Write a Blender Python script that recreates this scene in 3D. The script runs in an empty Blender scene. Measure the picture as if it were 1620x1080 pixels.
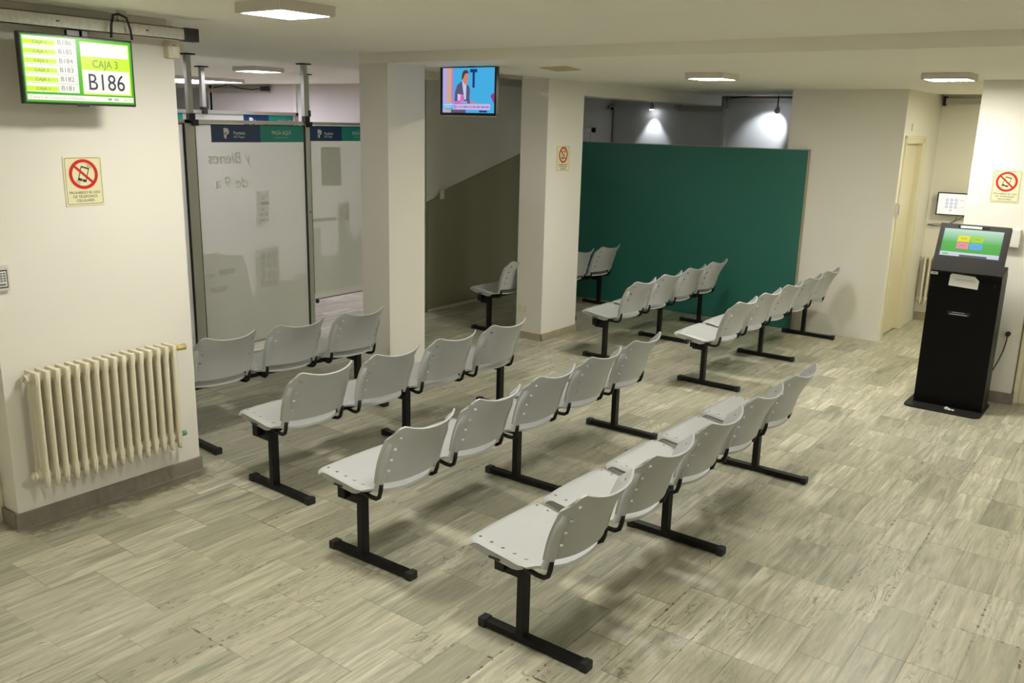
import bpy, bmesh, math, random
from mathutils import Vector, Matrix
C = bpy.context.scene.collection
SC = bpy.context.scene
PI = math.pi
random.seed(7)

# ------------------------------------------------------------------ camera, world, exposure
FPX, YAW, PITCH, ROLL = 1395.27, .63263763, .24200588, .02495048
cam_d = bpy.data.cameras.new('camera')
cam_d.sensor_width = 36.0
cam_d.lens = FPX / 1620 * 36
cam_d.clip_start = .05
cam = bpy.data.objects.new('camera', cam_d)
C.objects.link(cam)
fw = Vector((-math.sin(YAW)*math.cos(PITCH), math.cos(YAW)*math.cos(PITCH), -math.sin(PITCH)))
rr = Vector((math.cos(YAW), math.sin(YAW), 0)); uu = rr.cross(fw)
c_, s_ = math.cos(ROLL), math.sin(ROLL)
R_, U_ = rr*c_ + uu*s_, uu*c_ - rr*s_
cam.matrix_world = Matrix(((R_.x, U_.x, -fw.x, 0), (R_.y, U_.y, -fw.y, 0), (R_.z, U_.z, -fw.z, 2.1), (0, 0, 0, 1)))
SC.camera = cam
w = bpy.data.worlds.new('world'); SC.world = w; w.use_nodes = True
w.node_tree.nodes['Background'].inputs[0].default_value = (.5, .52, .6, 1)
w.node_tree.nodes['Background'].inputs[1].default_value = .15
vs = SC.view_settings
vs.view_transform = 'Standard'; vs.look = 'None'; vs.exposure = 0.0; vs.gamma = 1; vs.use_curve_mapping = False
WARM = (1.0, .966, .87)       # the main room's lamps
COOL = (.93, .88, 1.0)        # the back office's lamps
L_MAIN, L_BACK, L_SPOT = 134, 24, 17

# ------------------------------------------------------------------ materials
def srgb(r, g, b):
    f = lambda c: ((c/255+.055)/1.055)**2.4 if c > 10 else c/255/12.92
    return (f(r), f(g), f(b), 1)
def new_mat(name):
    m = bpy.data.materials.new(name); m.use_nodes = True
    return m, m.node_tree.nodes, m.node_tree.links, m.node_tree.nodes['Principled BSDF']
def mat(name, col, rough=.5, metal=0, var=.06, scale=6, bump=0, bscale=80, spec=.5):
    m, N, L, P = new_mat(name)
    tc = N.new('ShaderNodeTexCoord'); nz = N.new('ShaderNodeTexNoise')
    nz.inputs['Scale'].default_value = scale; nz.inputs['Detail'].default_value = 4
    L.new(tc.outputs['Object'], nz.inputs['Vector'])
    mx = N.new('ShaderNodeMix'); mx.data_type = 'RGBA'
    mx.inputs[6].default_value = tuple(c*(1-var) for c in col[:3]) + (1,)
    mx.inputs[7].default_value = tuple(min(1, c*(1+var)) for c in col[:3]) + (1,)
    L.new(nz.outputs['Fac'], mx.inputs[0]); L.new(mx.outputs[2], P.inputs['Base Color'])
    P.inputs['Roughness'].default_value = rough; P.inputs['Metallic'].default_value = metal
    P.inputs['Specular IOR Level'].default_value = spec
    if bump:
        n2 = N.new('ShaderNodeTexNoise'); n2.inputs['Scale'].default_value = bscale; n2.inputs['Detail'].default_value = 6
        L.new(tc.outputs['Object'], n2.inputs['Vector'])
        b = N.new('ShaderNodeBump'); b.inputs['Strength'].default_value = bump; b.inputs['Distance'].default_value = .01
        L.new(n2.outputs['Fac'], b.inputs['Height']); L.new(b.outputs[0], P.inputs['Normal'])
    return m
def emit(name, col, s):
    m, N, L, P = new_mat(name)
    P.inputs['Base Color'].default_value = (0, 0, 0, 1); P.inputs['Roughness'].default_value = .3
    P.inputs['Emission Color'].default_value = tuple(col[:3]) + (1,); P.inputs['Emission Strength'].default_value = s
    return m
M = {}
M['wall'] = mat('wall_paint', (.81, .79, .715), .55, var=.02, scale=2, bump=.08, bscale=220, spec=.3)
M['wall_cool'] = mat('grey_wall_paint', (.72, .74, .75), .45, var=.02, scale=2, bump=.08, bscale=220)
M['wall_office'] = mat('office_wall_paint', (.72, .68, .67), .6, var=.02, scale=2)
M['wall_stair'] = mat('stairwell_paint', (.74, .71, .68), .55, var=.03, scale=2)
M['wall_low'] = mat('taupe_low_wall', (.30, .28, .20), .5, var=.04, scale=2)
M['ceil'] = mat('ceiling_paint', (.92, .90, .80), .7, var=.02, scale=1.5, bump=.05, bscale=150, spec=.2)
M['teal'] = mat('teal_board', srgb(40, 108, 96), .42, var=.04, scale=3, bump=.05, bscale=200)
M['cream'] = mat('cream_enamel', (.72, .67, .50), .35, var=.03)
M['radiator'] = mat('radiator_enamel', (.76, .71, .56), .38, var=.05, scale=12, bump=.15, bscale=60)
M['rust'] = mat('dark_gap', (.09, .05, .035), .8, var=.2)
M['plastic'] = mat('grey_plastic', (.455, .465, .465), .42, var=.03, scale=18, bump=.12, bscale=400)
M['black'] = mat('black_metal', (.005, .005, .005), .45, var=.2, scale=30, bump=.1, bscale=200, spec=.3)
M['cap'] = mat('black_rubber', (.013, .012, .012), .6, var=.2, scale=30)
M['kiosk'] = mat('kiosk_black', (.0015, .0015, .0015), .38, var=.1, spec=.15)
M['kiosk_face'] = mat('kiosk_face', (.016, .015, .014), .5, var=.1, scale=40, spec=.3)
M['alu'] = mat('aluminium', (.52, .53, .48), .38, metal=.55, var=.05)
M['galv'] = mat('galvanised_steel', (.50, .49, .43), .5, metal=.35, var=.3, scale=45)
M['stone'] = mat('skirting_stone', (.23, .205, .165), .5, var=.4, scale=9)
M['stone_b'] = mat('skirting_beige', (.40, .35, .25), .5, var=.25, scale=12)
M['white'] = mat('white_plastic', (.78, .77, .72), .4, var=.02)
M['ivory'] = mat('ivory_plastic', (.72, .68, .50), .45, var=.03)
M['lampbody'] = mat('lamp_body', (.66, .62, .56), .5, var=.02)
M['sign'] = mat('sign_vinyl', srgb(232, 226, 186), .35, var=.02)
M['red'] = mat('sign_red', srgb(205, 28, 24), .4, var=.02)
M['ink'] = mat('black_ink', (.02, .018, .018), .5, var=.05)
M['dark'] = mat('black_frame', (.012, .011, .012), .3, var=.05)
M['paper'] = mat('paper', (.66, .65, .60), .7, var=.03)
M['paper_ink'] = mat('grey_print', (.20, .20, .20), .7, var=.03)
M['glass'] = mat('frosted_panel', (.88, .88, .83), .16, var=.03, scale=1.5, spec=.5)
M['glass_g'] = mat('frosted_print_grey', (.82, .83, .775), .16, var=.02)
M['glass_w'] = mat('frosted_print_pale', (.90, .89, .86), .16, var=.02)
M['letter_w'] = mat('faint_green_print', (.80, .85, .76), .16, var=.02)
M['navy'] = mat('banner_navy', srgb(22, 58, 104), .35, var=.03)
M['banner_teal'] = mat('banner_teal', srgb(28, 150, 138), .35, var=.03)
M['banner_white'] = mat('banner_white', (.72, .75, .75), .4, var=.01)
M['banner_soft'] = mat('banner_pale', (.40, .62, .60), .4, var=.01)
M['steel'] = mat('brushed_steel', (.5, .5, .5), .3, metal=.8, var=.05)
M['brass'] = mat('brass', (.62, .50, .18), .4, metal=.3, var=.1)
M['green_paint'] = mat('oxidised_green', (.12, .33, .20), .6, var=.2)
M['plastic_wall'] = mat('patch_yellow', (.50, .42, .20), .6, var=.15, scale=20)
M['smoke'] = mat('camera_dome', (.03, .03, .035), .1, var=.02)
M['lamp_warm'] = emit('lamp_diffuser', WARM, L_MAIN)
M['lamp_alcove'] = emit('lamp_diffuser_alcove', (1.0, .95, .70), L_MAIN)
M['lamp_cool'] = emit('lamp_diffuser_office', COOL, L_BACK)

for k in ('glass', 'glass_g', 'glass_w', 'letter_w'):
    nt = M[k].node_tree; P = nt.nodes['Principled BSDF']; out = nt.nodes['Material Output']
    tr = nt.nodes.new('ShaderNodeBsdfTranslucent'); mx = nt.nodes.new('ShaderNodeMixShader'); mx.inputs[0].default_value = .55
    src = P.inputs['Base Color'].links[0].from_socket
    nt.links.new(src, tr.inputs[0]); nt.links.new(P.outputs[0], mx.inputs[1]); nt.links.new(tr.outputs[0], mx.inputs[2]); nt.links.new(mx.outputs[0], out.inputs[0])
def floor_mat():
    m, N, L, P = new_mat('marble_plank_tiles')
    def math_(op, a=None, b=None, c=None):
        n = N.new('ShaderNodeMath'); n.operation = op
        for i, v in enumerate((a, b, c)):
            if v is None: continue
            if isinstance(v, (int, float)): n.inputs[i].default_value = v
            else: L.new(v, n.inputs[i])
        return n.outputs[0]
    def ramp(f, stops):
        r = N.new('ShaderNodeValToRGB'); L.new(f, r.inputs[0])
        e = r.color_ramp.elements
        while len(e) < len(stops): e.new(.5)
        for i, (p, c) in enumerate(stops):
            e[i].position = p; e[i].color = c if isinstance(c, tuple) else (c, c, c, 1)
        return r.outputs[0]
    def mix(f, a, b, mode='MIX'):
        n = N.new('ShaderNodeMix'); n.data_type = 'RGBA'; n.blend_type = mode
        for i, v in ((0, f), (6, a), (7, b)):
            if isinstance(v, (int, float)): n.inputs[i].default_value = v
            elif isinstance(v, tuple): n.inputs[i].default_value = v
            else: L.new(v, n.inputs[i])
        return n.outputs[2]
    geo = N.new('ShaderNodeTexCoord'); sep = N.new('ShaderNodeSeparateXYZ')
    L.new(geo.outputs['Object'], sep.inputs[0]); x, y = sep.outputs[0], sep.outputs[1]
    u = math_('DIVIDE', math_('ADD', x, 20.71), .19)
    row = math_('FLOOR', u); fu = math_('FRACT', u)
    wn = N.new('ShaderNodeTexWhiteNoise'); wn.noise_dimensions = '1D'; L.new(row, wn.inputs['W'])
    st = math_('MULTIPLY', math_('FLOOR', math_('MULTIPLY', wn.outputs['Value'], 2.99)), .5)
    v = math_('ADD', math_('DIVIDE', math_('ADD', y, 20.1), .415), st)
    cell = math_('FLOOR', v); fv = math_('FRACT', v)
    cb = N.new('ShaderNodeCombineXYZ'); L.new(row, cb.inputs[0]); L.new(cell, cb.inputs[1])
    w2 = N.new('ShaderNodeTexWhiteNoise'); w2.noise_dimensions = '2D'; L.new(cb.outputs[0], w2.inputs['Vector'])
    sc = N.new('ShaderNodeSeparateColor'); L.new(w2.outputs['Color'], sc.inputs[0])
    ra, rb, rc = sc.outputs[0], sc.outputs[1], sc.outputs[2]
    # per-tile vein coordinates, stretched along the plank
    off = N.new('ShaderNodeVectorMath'); off.operation = 'SCALE'; L.new(w2.outputs['Color'], off.inputs[0]); off.inputs[3].default_value = 37
    def veins(sx, sy, det, dist, rough=.6):
        mp = N.new('ShaderNodeMapping'); L.new(geo.outputs['Object'], mp.inputs[0]); mp.inputs['Scale'].default_value = (sx, sy, 1)
        ad = N.new('ShaderNodeVectorMath'); ad.operation = 'ADD'; L.new(mp.outputs[0], ad.inputs[0]); L.new(off.outputs[0], ad.inputs[1])
        nz = N.new('ShaderNodeTexNoise'); nz.inputs['Scale'].default_value = 1; nz.inputs['Detail'].default_value = det
        nz.inputs['Distortion'].default_value = dist; nz.inputs['Roughness'].default_value = rough
        L.new(ad.outputs[0], nz.inputs['Vector']); return nz.outputs['Fac']
    soft = veins(8, 1.6, 3, .8)
    mid = veins(24, 2.0, 5, .7, .62)
    fine = veins(70, 4.0, 7, .5, .68)
    swirl = veins(11, 2.6, 5, 1.2, .55)
    # ridge lines: thin dark veins where swirl crosses a level
    ridge = math_('ABSOLUTE', math_('SUBTRACT', math_('FRACT', math_('MULTIPLY', swirl, 7)), .5))
    line = ramp(ridge, [(0.0, 1.0), (.05, .55), (.12, 0.0)])
    patch = ramp(soft, [(.42, 0.0), (.60, 1.0)])
    tone = ramp(ra, [(0, srgb(172, 169, 150)), (.3, srgb(194, 190, 170)), (.65, srgb(208, 204, 184)), (1, srgb(222, 218, 200))])
    col = mix(ramp(mid, [(.36, 0.0), (.66, 1.0)]), tone, mix(rb, srgb(150, 151, 134), srgb(178, 176, 158)))
    col = mix(math_('MULTIPLY', ramp(fine, [(.45, 0.0), (.72, 1.0)]), .5), col, srgb(124, 123, 108))
    pale = ramp(fine, [(.25, 1.0), (.42, 0.0)])
    col = mix(math_('MULTIPLY', pale, .35), col, srgb(234, 232, 220))
    veiny = ramp(rb, [(.45, 0.05), (.8, 1.0)])
    lf = math_('MULTIPLY', math_('MULTIPLY', line, patch), math_('MULTIPLY', veiny, .75))
    col = mix(lf, col, srgb(74, 78, 68))
    dk = math_('MULTIPLY', ramp(rc, [(.72, 0.0), (.9, 1.0)]), math_('MULTIPLY', patch, .45))
    col = mix(dk, col, srgb(104, 106, 90))
    # joints
    du = math_('MULTIPLY', math_('MINIMUM', fu, math_('SUBTRACT', 1, fu)), .19)
    dv = math_('MULTIPLY', math_('MINIMUM', fv, math_('SUBTRACT', 1, fv)), .415)
    d = math_('MINIMUM', du, dv)
    joint = ramp(d, [(0.0, 1.0), (.0012, .7), (.0022, 0.0)])
    jn = N.new('ShaderNodeTexNoise'); jn.inputs['Scale'].default_value = 1.1; jn.inputs['Detail'].default_value = 2; L.new(geo.outputs['Object'], jn.inputs['Vector'])
    jf = ramp(jn.outputs['Fac'], [(.42, .12), (.62, .75)])
    col = mix(math_('MULTIPLY', joint, jf), col, srgb(96, 88, 68))
    # broken grout, brown, in a few stretches only
    n3 = N.new('ShaderNodeTexNoise'); n3.inputs['Scale'].default_value = 34; n3.inputs['Detail'].default_value = 5; L.new(geo.outputs['Object'], n3.inputs['Vector'])
    n4 = N.new('ShaderNodeTexNoise'); n4.inputs['Scale'].default_value = .9; n4.inputs['Detail'].default_value = 1
    mp4 = N.new('ShaderNodeMapping'); mp4.inputs['Location'].default_value = (3.3, 1.2, 0); L.new(geo.outputs['Object'], mp4.inputs[0]); L.new(mp4.outputs[0], n4.inputs['Vector'])
    wide = ramp(d, [(0.0, 1.0), (.004, .8), (.008, 0.0)])
    br = math_('MULTIPLY', math_('MULTIPLY', wide, ramp(n3.outputs['Fac'], [(.53, 0.0), (.58, 1.0)])), ramp(n4.outputs['Fac'], [(.57, 0.0), (.63, 1.0)]))
    col = mix(br, col, srgb(92, 58, 44))
    # large soft wear
    n5 = N.new('ShaderNodeTexNoise'); n5.inputs['Scale'].default_value = .7; n5.inputs['Detail'].default_value = 3; L.new(geo.outputs['Object'], n5.inputs['Vector'])
    col = mix(ramp(n5.outputs['Fac'], [(.35, .0), (.7, .35)]), col, mix(1.0, col, srgb(212, 208, 178), 'MULTIPLY'))
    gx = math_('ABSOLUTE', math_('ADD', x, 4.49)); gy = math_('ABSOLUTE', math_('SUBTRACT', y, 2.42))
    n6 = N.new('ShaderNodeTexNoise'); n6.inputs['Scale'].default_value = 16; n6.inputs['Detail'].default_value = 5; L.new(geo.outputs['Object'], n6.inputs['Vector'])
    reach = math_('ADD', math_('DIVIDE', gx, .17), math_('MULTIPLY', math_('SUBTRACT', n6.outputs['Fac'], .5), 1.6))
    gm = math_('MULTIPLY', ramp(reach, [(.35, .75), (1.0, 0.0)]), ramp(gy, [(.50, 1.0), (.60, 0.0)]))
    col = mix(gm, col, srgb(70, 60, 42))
    L.new(col, P.inputs['Base Color'])
    rg = math_('ADD', .30, math_('MULTIPLY', mid, .16)); L.new(rg, P.inputs['Roughness'])
    P.inputs['Specular IOR Level'].default_value = .45
    b = N.new('ShaderNodeBump'); b.inputs['Strength'].default_value = .12; b.inputs['Distance'].default_value = .004
    hh = math_('SUBTRACT', math_('MULTIPLY', fine, .4), math_('MULTIPLY', joint, .8)); L.new(hh, b.inputs['Height']); L.new(b.outputs[0], P.inputs['Normal'])
    return m
M['floor'] = floor_mat()

# ------------------------------------------------------------------ mesh helpers
class MB:
    def __init__(s): s.bm = bmesh.new(); s.mats = []
    def mi(s, m):
        if m not in s.mats: s.mats.append(m)
        return s.mats.index(m)
    def _set(s, faces, m, smooth=False):
        k = s.mi(m) if m else 0
        for f in faces: f.material_index = k; f.smooth = smooth
    def box(s, x0, x1, y0, y1, z0, z1, m=None, bev=0, rot=None, smooth=False):
        c = Vector(((x0+x1)/2, (y0+y1)/2, (z0+z1)/2))
        mt = Matrix.Translation(c) @ Matrix.Diagonal((abs(x1-x0), abs(y1-y0), abs(z1-z0), 1))
        if rot is not None: mt = rot @ mt
        r = bmesh.ops.create_cube(s.bm, size=1, matrix=mt)
        fs = set(f for v in r['verts'] for f in v.link_faces)
        s._set(fs, m)
        if bev:
            es = set(e for f in fs for e in f.edges)
            rb = bmesh.ops.bevel(s.bm, geom=list(es), offset=bev, segments=2, affect='EDGES', profile=.7, clamp_overlap=True)
            k = s.mi(m) if m else 0
            for f in rb['faces']: f.material_index = k
        return s
    def cyl(s, p0, p1, r0, r1=None, m=None, seg=16, caps=True):
        p0, p1 = Vector(p0), Vector(p1); d = p1-p0; r1 = r0 if r1 is None else r1
        q = d.to_track_quat('Z', 'Y').to_matrix().to_4x4()
        r = bmesh.ops.create_cone(s.bm, cap_ends=caps, segments=seg, radius1=r0, radius2=r1, depth=d.length, matrix=Matrix.Translation((p0+p1)/2) @ q)
        k = s.mi(m) if m else 0
        for f in set(f for v in r['verts'] for f in v.link_faces):
            f.material_index = k; f.smooth = len(f.verts) == 4
        return s
    def sphere(s, c, r, m=None, sc=(1, 1, 1), seg=16):
        rr = bmesh.ops.create_uvsphere(s.bm, u_segments=seg, v_segments=seg//2, radius=r, matrix=Matrix.Translation(c) @ Matrix.Diagonal((*sc, 1)))
        s._set(set(f for v in rr['verts'] for f in v.link_faces), m, True); return s
    def tube(s, pts, r, m=None, seg=10, cap=True):
        pts = [Vector(p) for p in pts]; rings = []; up = Vector((0.13, .21, 1)).normalized(); prev = None
        for i, p in enumerate(pts):
            t = (pts[min(i+1, len(pts)-1)] - pts[max(i-1, 0)]).normalized()
            if prev is None:
                a = t.cross(up)
                if a.length < .1: a = t.cross(Vector((1, 0, 0)))
                a.normalize()
            else: a = (prev - t*prev.dot(t)).normalized()
            prev = a; b = t.cross(a)
            rings.append([s.bm.verts.new(p + (a*math.cos(2*PI*k/seg) + b*math.sin(2*PI*k/seg))*r) for k in range(seg)])
        fs = []
        for i in range(len(rings)-1):
            for k in range(seg):
                fs.append(s.bm.faces.new((rings[i][k], rings[i][(k+1) % seg], rings[i+1][(k+1) % seg], rings[i+1][k])))
        s._set(fs, m, True)
        if cap: s._set([s.bm.faces.new(rings[0][::-1]), s.bm.faces.new(rings[-1])], m)
        return s
    def prism(s, pts, ext, m=None, smooth=False):      # pts: 3D outline, ext: extrusion vector
        ext = Vector(ext)
        a = [s.bm.verts.new(p) for p in pts]; b = [s.bm.verts.new(Vector(p)+ext) for p in pts]
        n = len(pts); fs = [s.bm.faces.new(a[::-1]), s.bm.faces.new(b)]
        sd = [s.bm.faces.new((a[i], a[(i+1) % n], b[(i+1) % n], b[i])) for i in range(n)]
        s._set(fs, m); s._set(sd, m, smooth); return s
    def poly(s, pts, m=None):
        s._set([s.bm.faces.new([s.bm.verts.new(p) for p in pts])], m); return s
    def ring(s, c, r0, r1, y0, y1, m=None, seg=40):    # annulus in the local xz plane
        V = lambda r, a, y: s.bm.verts.new((c[0]+r*math.cos(a), y, c[1]+r*math.sin(a)))
        A = [[V(r, 2*PI*k/seg, y) for k in range(seg)] for r, y in ((r0, y0), (r1, y0), (r1, y1), (r0, y1))]
        fs = []
        for j in range(4):
            for k in range(seg):
                fs.append(s.bm.faces.new((A[j][k], A[j][(k+1) % seg], A[(j+1) % 4][(k+1) % seg], A[(j+1) % 4][k])))
        s._set(fs, m); return s
    def text(s, body, size, cx, cz, y, m, align='CENTER', mirror=False, sx=1, depth=.0006, shear=0, bold=0):
        cu = bpy.data.curves.new('lettering', 'FONT'); cu.body = body; cu.size = size; cu.align_x = align; cu.extrude = depth/2
        cu.resolution_u = 3; cu.shear = shear; cu.offset = bold
        ob = bpy.data.objects.new('lettering', cu)
        me = bpy.data.meshes.new_from_object(ob)
        k = -1 if mirror else 1
        me.transform(Matrix(((k*sx, 0, 0, cx), (0, 0, -1, y), (0, 1, 0, cz - size*.34), (0, 0, 0, 1))))
        n0 = len(s.bm.faces); s.bm.from_mesh(me); s.bm.faces.ensure_lookup_table()
        j = s.mi(m)
        for f in s.bm.faces[n0:]: f.material_index = j; f.smooth = False
        bpy.data.objects.remove(ob); bpy.data.curves.remove(cu); bpy.data.meshes.remove(me); return s
    def mesh(s, name, m=None, recalc=True):
        if recalc: bmesh.ops.recalc_face_normals(s.bm, faces=s.bm.faces[:])
        me = bpy.data.meshes.new(name); s.bm.to_mesh(me); s.bm.free()
        if s.mats:
            for x in s.mats: me.materials.append(M[x] if isinstance(x, str) else x)
        elif m: me.materials.append(M[m])
        return me
    def build(s, name, m=None, parent=None, loc=None):
        o = bpy.data.objects.new(name, s.mesh(name, m)); C.objects.link(o)
        if parent: o.parent = parent
        if loc: o.location = loc
        return o
def tag(o, label=None, cat=None, group=None, kind=None):
    if label: o['label'] = label
    if cat: o['category'] = cat
    if group: o['group'] = group
    if kind: o['kind'] = kind
    return o
def thing(name, label, cat, loc=(0, 0, 0), rz=0, group=None):
    o = bpy.data.objects.new(name, None); C.objects.link(o); o.location = loc; o.rotation_euler = (0, 0, rz)
    o.empty_display_size = .1
    return tag(o, label, cat, group)
def adopt(c, p):
    c.parent = p; c.matrix_parent_inverse = (Matrix.Translation(p.location) @ p.rotation_euler.to_matrix().to_4x4()).inverted(); return c
def put(me, name, parent, loc=(0, 0, 0), rz=0):
    o = bpy.data.objects.new(name, me); C.objects.link(o); o.parent = parent; o.location = loc; o.rotation_euler = (0, 0, rz); return o
def struct(name, mb, m, parent=None, label=None):
    o = mb.build(name, m, parent)
    if not parent: o['kind'] = 'structure'
    if label: o['label'] = label
    return o

# ------------------------------------------------------------------ room shell
HC, HS = 2.59, 2.515           # upper ceiling, dropped soffit
XP = -6.6                      # line of the front partition and of the stair wall
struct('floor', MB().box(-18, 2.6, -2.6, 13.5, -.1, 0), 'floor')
struct('ceiling', MB().box(-18, 2.6, -2.6, 13.5, HC+.16, HC+.26).box(-18, 2.6, -2.6, 4.94, HC, HC+.16).box(-18, -5.13, 4.94, 9.0, HC, HC+.16).box(-5.13, -4.83, 5.35, 7.07, HC, HC+.16)
       .box(-18, -7.2, 9.0, 13.5, HC, HC+.16), 'ceil')
cs = MB()
cs.box(-4.83, 2.6, 4.94, 9.39, HS, HC+.16).box(-5.13, -4.83, 4.94, 5.35, HS, HC+.16).box(-5.13, -4.83, 7.07, 9.39, HS, HC+.16)
cs.box(-3.34, -2.2, 9.39, 10.93, HS, HC+.16)
cs.box(-2.2, 2.6, 9.39, 10.60, HS, HC+.16)
cs.box(-6.4, -3.34, 9.39, 11.22, HS, HC+.16)
struct('ceiling.001', cs, 'ceil', label='dropped ceiling over the seating beyond the beam')
struct('trim_1', MB().box(-5.13, -4.83, 7.70, 11.0, 2.385, HS), 'wall')
struct('wall_left', MB().box(-5.6, -4.51, 1.885, 2.955, 0, HC), 'wall')
struct('wall_left_recess', MB().box(-5.6, -4.74, -2.6, 1.885, 0, HC), 'wall')
struct('trim_2', MB().box(-4.74, -4.66, 1.79, 1.884, 0, HC, bev=.006), 'cream', label='cream door casing beside the radiator wall')
struct('wall_column_front', MB().box(-5.13, -4.83, 4.94, 5.35, 0, HS), 'wall')
struct('wall_column_rear', MB().box(-5.14, -4.83, 7.07, 7.70, 0, HS), 'wall')
struct('wall_stair', MB().box(-7.2, XP, 7.31, 11.3, 0, HC+.15), 'wall_stair')
struct('trim_3', MB().box(XP-.03, XP+.012, 7.285, 7.325, 0, HC), 'alu', label='pale metal corner strip of the stair wall')
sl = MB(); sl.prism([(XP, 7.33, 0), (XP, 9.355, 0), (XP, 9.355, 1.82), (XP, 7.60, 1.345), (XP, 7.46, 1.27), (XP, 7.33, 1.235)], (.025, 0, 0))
struct('wall_low_panel', sl, 'wall_low')  # taupe panel, darker than the wall above its diagonal top edge
struct('wall_far', MB().box(-7.2, -3.34, 11.3, 11.4, 0, HC+.15), 'wall_cool')
struct('trim_4', MB().box(-4.92, -4.875, 11.27, 11.3, 0, 2.36), 'white', label='white conduit on the far grey wall')
gw = MB(); gw.box(-3.34, -2.2, 9.39, 9.50, 0, HC).box(-3.34, -2.30, 9.50, 11.3, 0, HC).box(-2.30, -2.2, 10.27, 10.93, 0, HC).box(-2.30, -2.2, 9.50, 10.27, 2.04, HC)
struct('wall_centre', gw, 'wall')
struct('wall_alcove', MB().box(-2.30, 1.1, 10.93, 11.03, 0, HC+.15).box(1.0, 1.1, 8.1, 10.93, 0, HC+.15), 'wall')
struct('wall_right_pier', MB().box(-1.31, -.785, 7.87, 8.15, 0, HC), 'wall')
struct('wall_right_rear', MB().box(-.785, -.70, 7.98, 8.1, 0, HC).box(.16, 2.6, 7.98, 8.1, 0, HC).box(-.70, .16, 7.98, 8.1, 2.06, HC), 'wall')
struct('wall_right', MB().box(2.5, 2.6, -2.6, 8.0, 0, HC), 'wall')
struct('wall_back', MB().box(-5.6, 2.6, -2.6, -2.5, 0, HC), 'wall')
struct('wall_office_back', MB().box(-12.8, -7.2, 9.0, 9.1, 0, HC+.1), 'wall_office')
struct('wall_office_end', MB().box(-17, -12.8, 10.0, 10.1, 0, HC+.1).box(-12.85, -12.75, 9.0, 10.0, 0, HC+.1), 'wall_cool')
struct('wall_office_left', MB().box(-17.1, -17, -2.6, 10.1, 0, HC), 'wall_office')
struct('wall_office_front', MB().box(-17, -5.6, -2.6, -2.5, 0, HC), 'wall_office')
# doors
d = MB(); d.box(-2.275, -2.24, 9.52, 10.20, .012, 2.0, bev=.003)
dr = struct('door_1', d, 'cream')
fr = MB(); fr.box(-2.25, -2.185, 10.20, 10.27, 0, 2.03, bev=.008).box(-2.25, -2.185, 9.47, 9.52, 0, 2.03, bev=.004).box(-2.25, -2.185, 9.47, 10.27, 2.00, 2.07, bev=.008)
fr.box(-2.206, -2.178, 10.245, 10.275, 0, 2.08, bev=.004).box(-2.206, -2.178, 9.46, 10.275, 2.05, 2.08, bev=.004)
struct('door_frame', fr, 'cream', dr)
hb = MB(); hb.box(-2.24, -2.215, 9.585, 9.605, .93, .955, bev=.004).box(-2.24, -2.215, 9.585, 9.605, 1.10, 1.125, bev=.004).cyl((-2.212, 9.595, .925), (-2.212, 9.595, 1.13), .009)
hb.build('door_handle', 'steel', dr)
struct('door_2', MB().box(-.66, .12, 8.0, 8.04, .012, 2.02, bev=.003), 'cream')
struct('trim_5', MB().box(-.775, -.735, 7.93, 8.0, 0, 2.1, bev=.008).box(-.735, -.665, 7.95, 8.02, 0, 2.06, bev=.008).box(-.735, .2, 7.95, 8.02, 2.03, 2.10, bev=.008), 'cream', label='cream door casing right of the kiosk pier')
d3 = MB(); d3.box(XP, XP+.03, 9.95, 10.66, 0, 2.0)
do3 = struct('door_3', d3, 'white')
MB().box(XP, XP+.04, 10.66, 10.79, 0, 2.08, bev=.01).box(XP, XP+.04, 9.85, 9.95, 0, 2.08, bev=.01).box(XP, XP+.04, 9.85, 10.79, 2.0, 2.08, bev=.01).build('door_frame', 'white', do3)
# skirtings
struct('baseboard_left', MB().box(-4.512, -4.495, 1.87, 2.965, 0, .085, bev=.003).box(-4.66, -4.514, 1.868, 1.884, 0, .085, bev=.003).box(-4.515, -4.475, 1.862, 2.975, 0, .006), 'stone')
struct('baseboard_column', MB().box(-4.832, -4.815, 7.055, 7.715, 0, .07, bev=.003).box(-5.14, -4.815, 7.055, 7.072, 0, .07, bev=.003), 'stone_b')
struct('baseboard_pier', MB().box(-1.31, -.768, 7.852, 7.871, 0, .09, bev=.003).box(-.787, -.768, 7.855, 7.99, 0, .09, bev=.003), 'stone')
struct('baseboard_alcove', MB().box(-2.2, -1.31, 10.912, 10.931, 0, .09, bev=.003), 'stone_b')
struct('baseboard_stair', MB().box(XP+.025, XP+.037, 7.33, 9.355, 0, .03), 'wall_stair')

# teal board screen
t = thing('partition_screen', 'large teal board screen standing across the room behind the rear seating', 'partition', (-4.83, 9.36, 0))
MB().box(-1.735, 1.73, -.018, .018, 0, 1.905, bev=.003).build('panel', 'teal', t)
MB().box(1.73, 1.742, -.02, .02, 0, 1.91).box(-1.735, 1.742, -.02, .02, 1.905, 1.912).build('edge_strip', 'stone_b', t)['label'] = 'thin beige edge strip'

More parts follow.
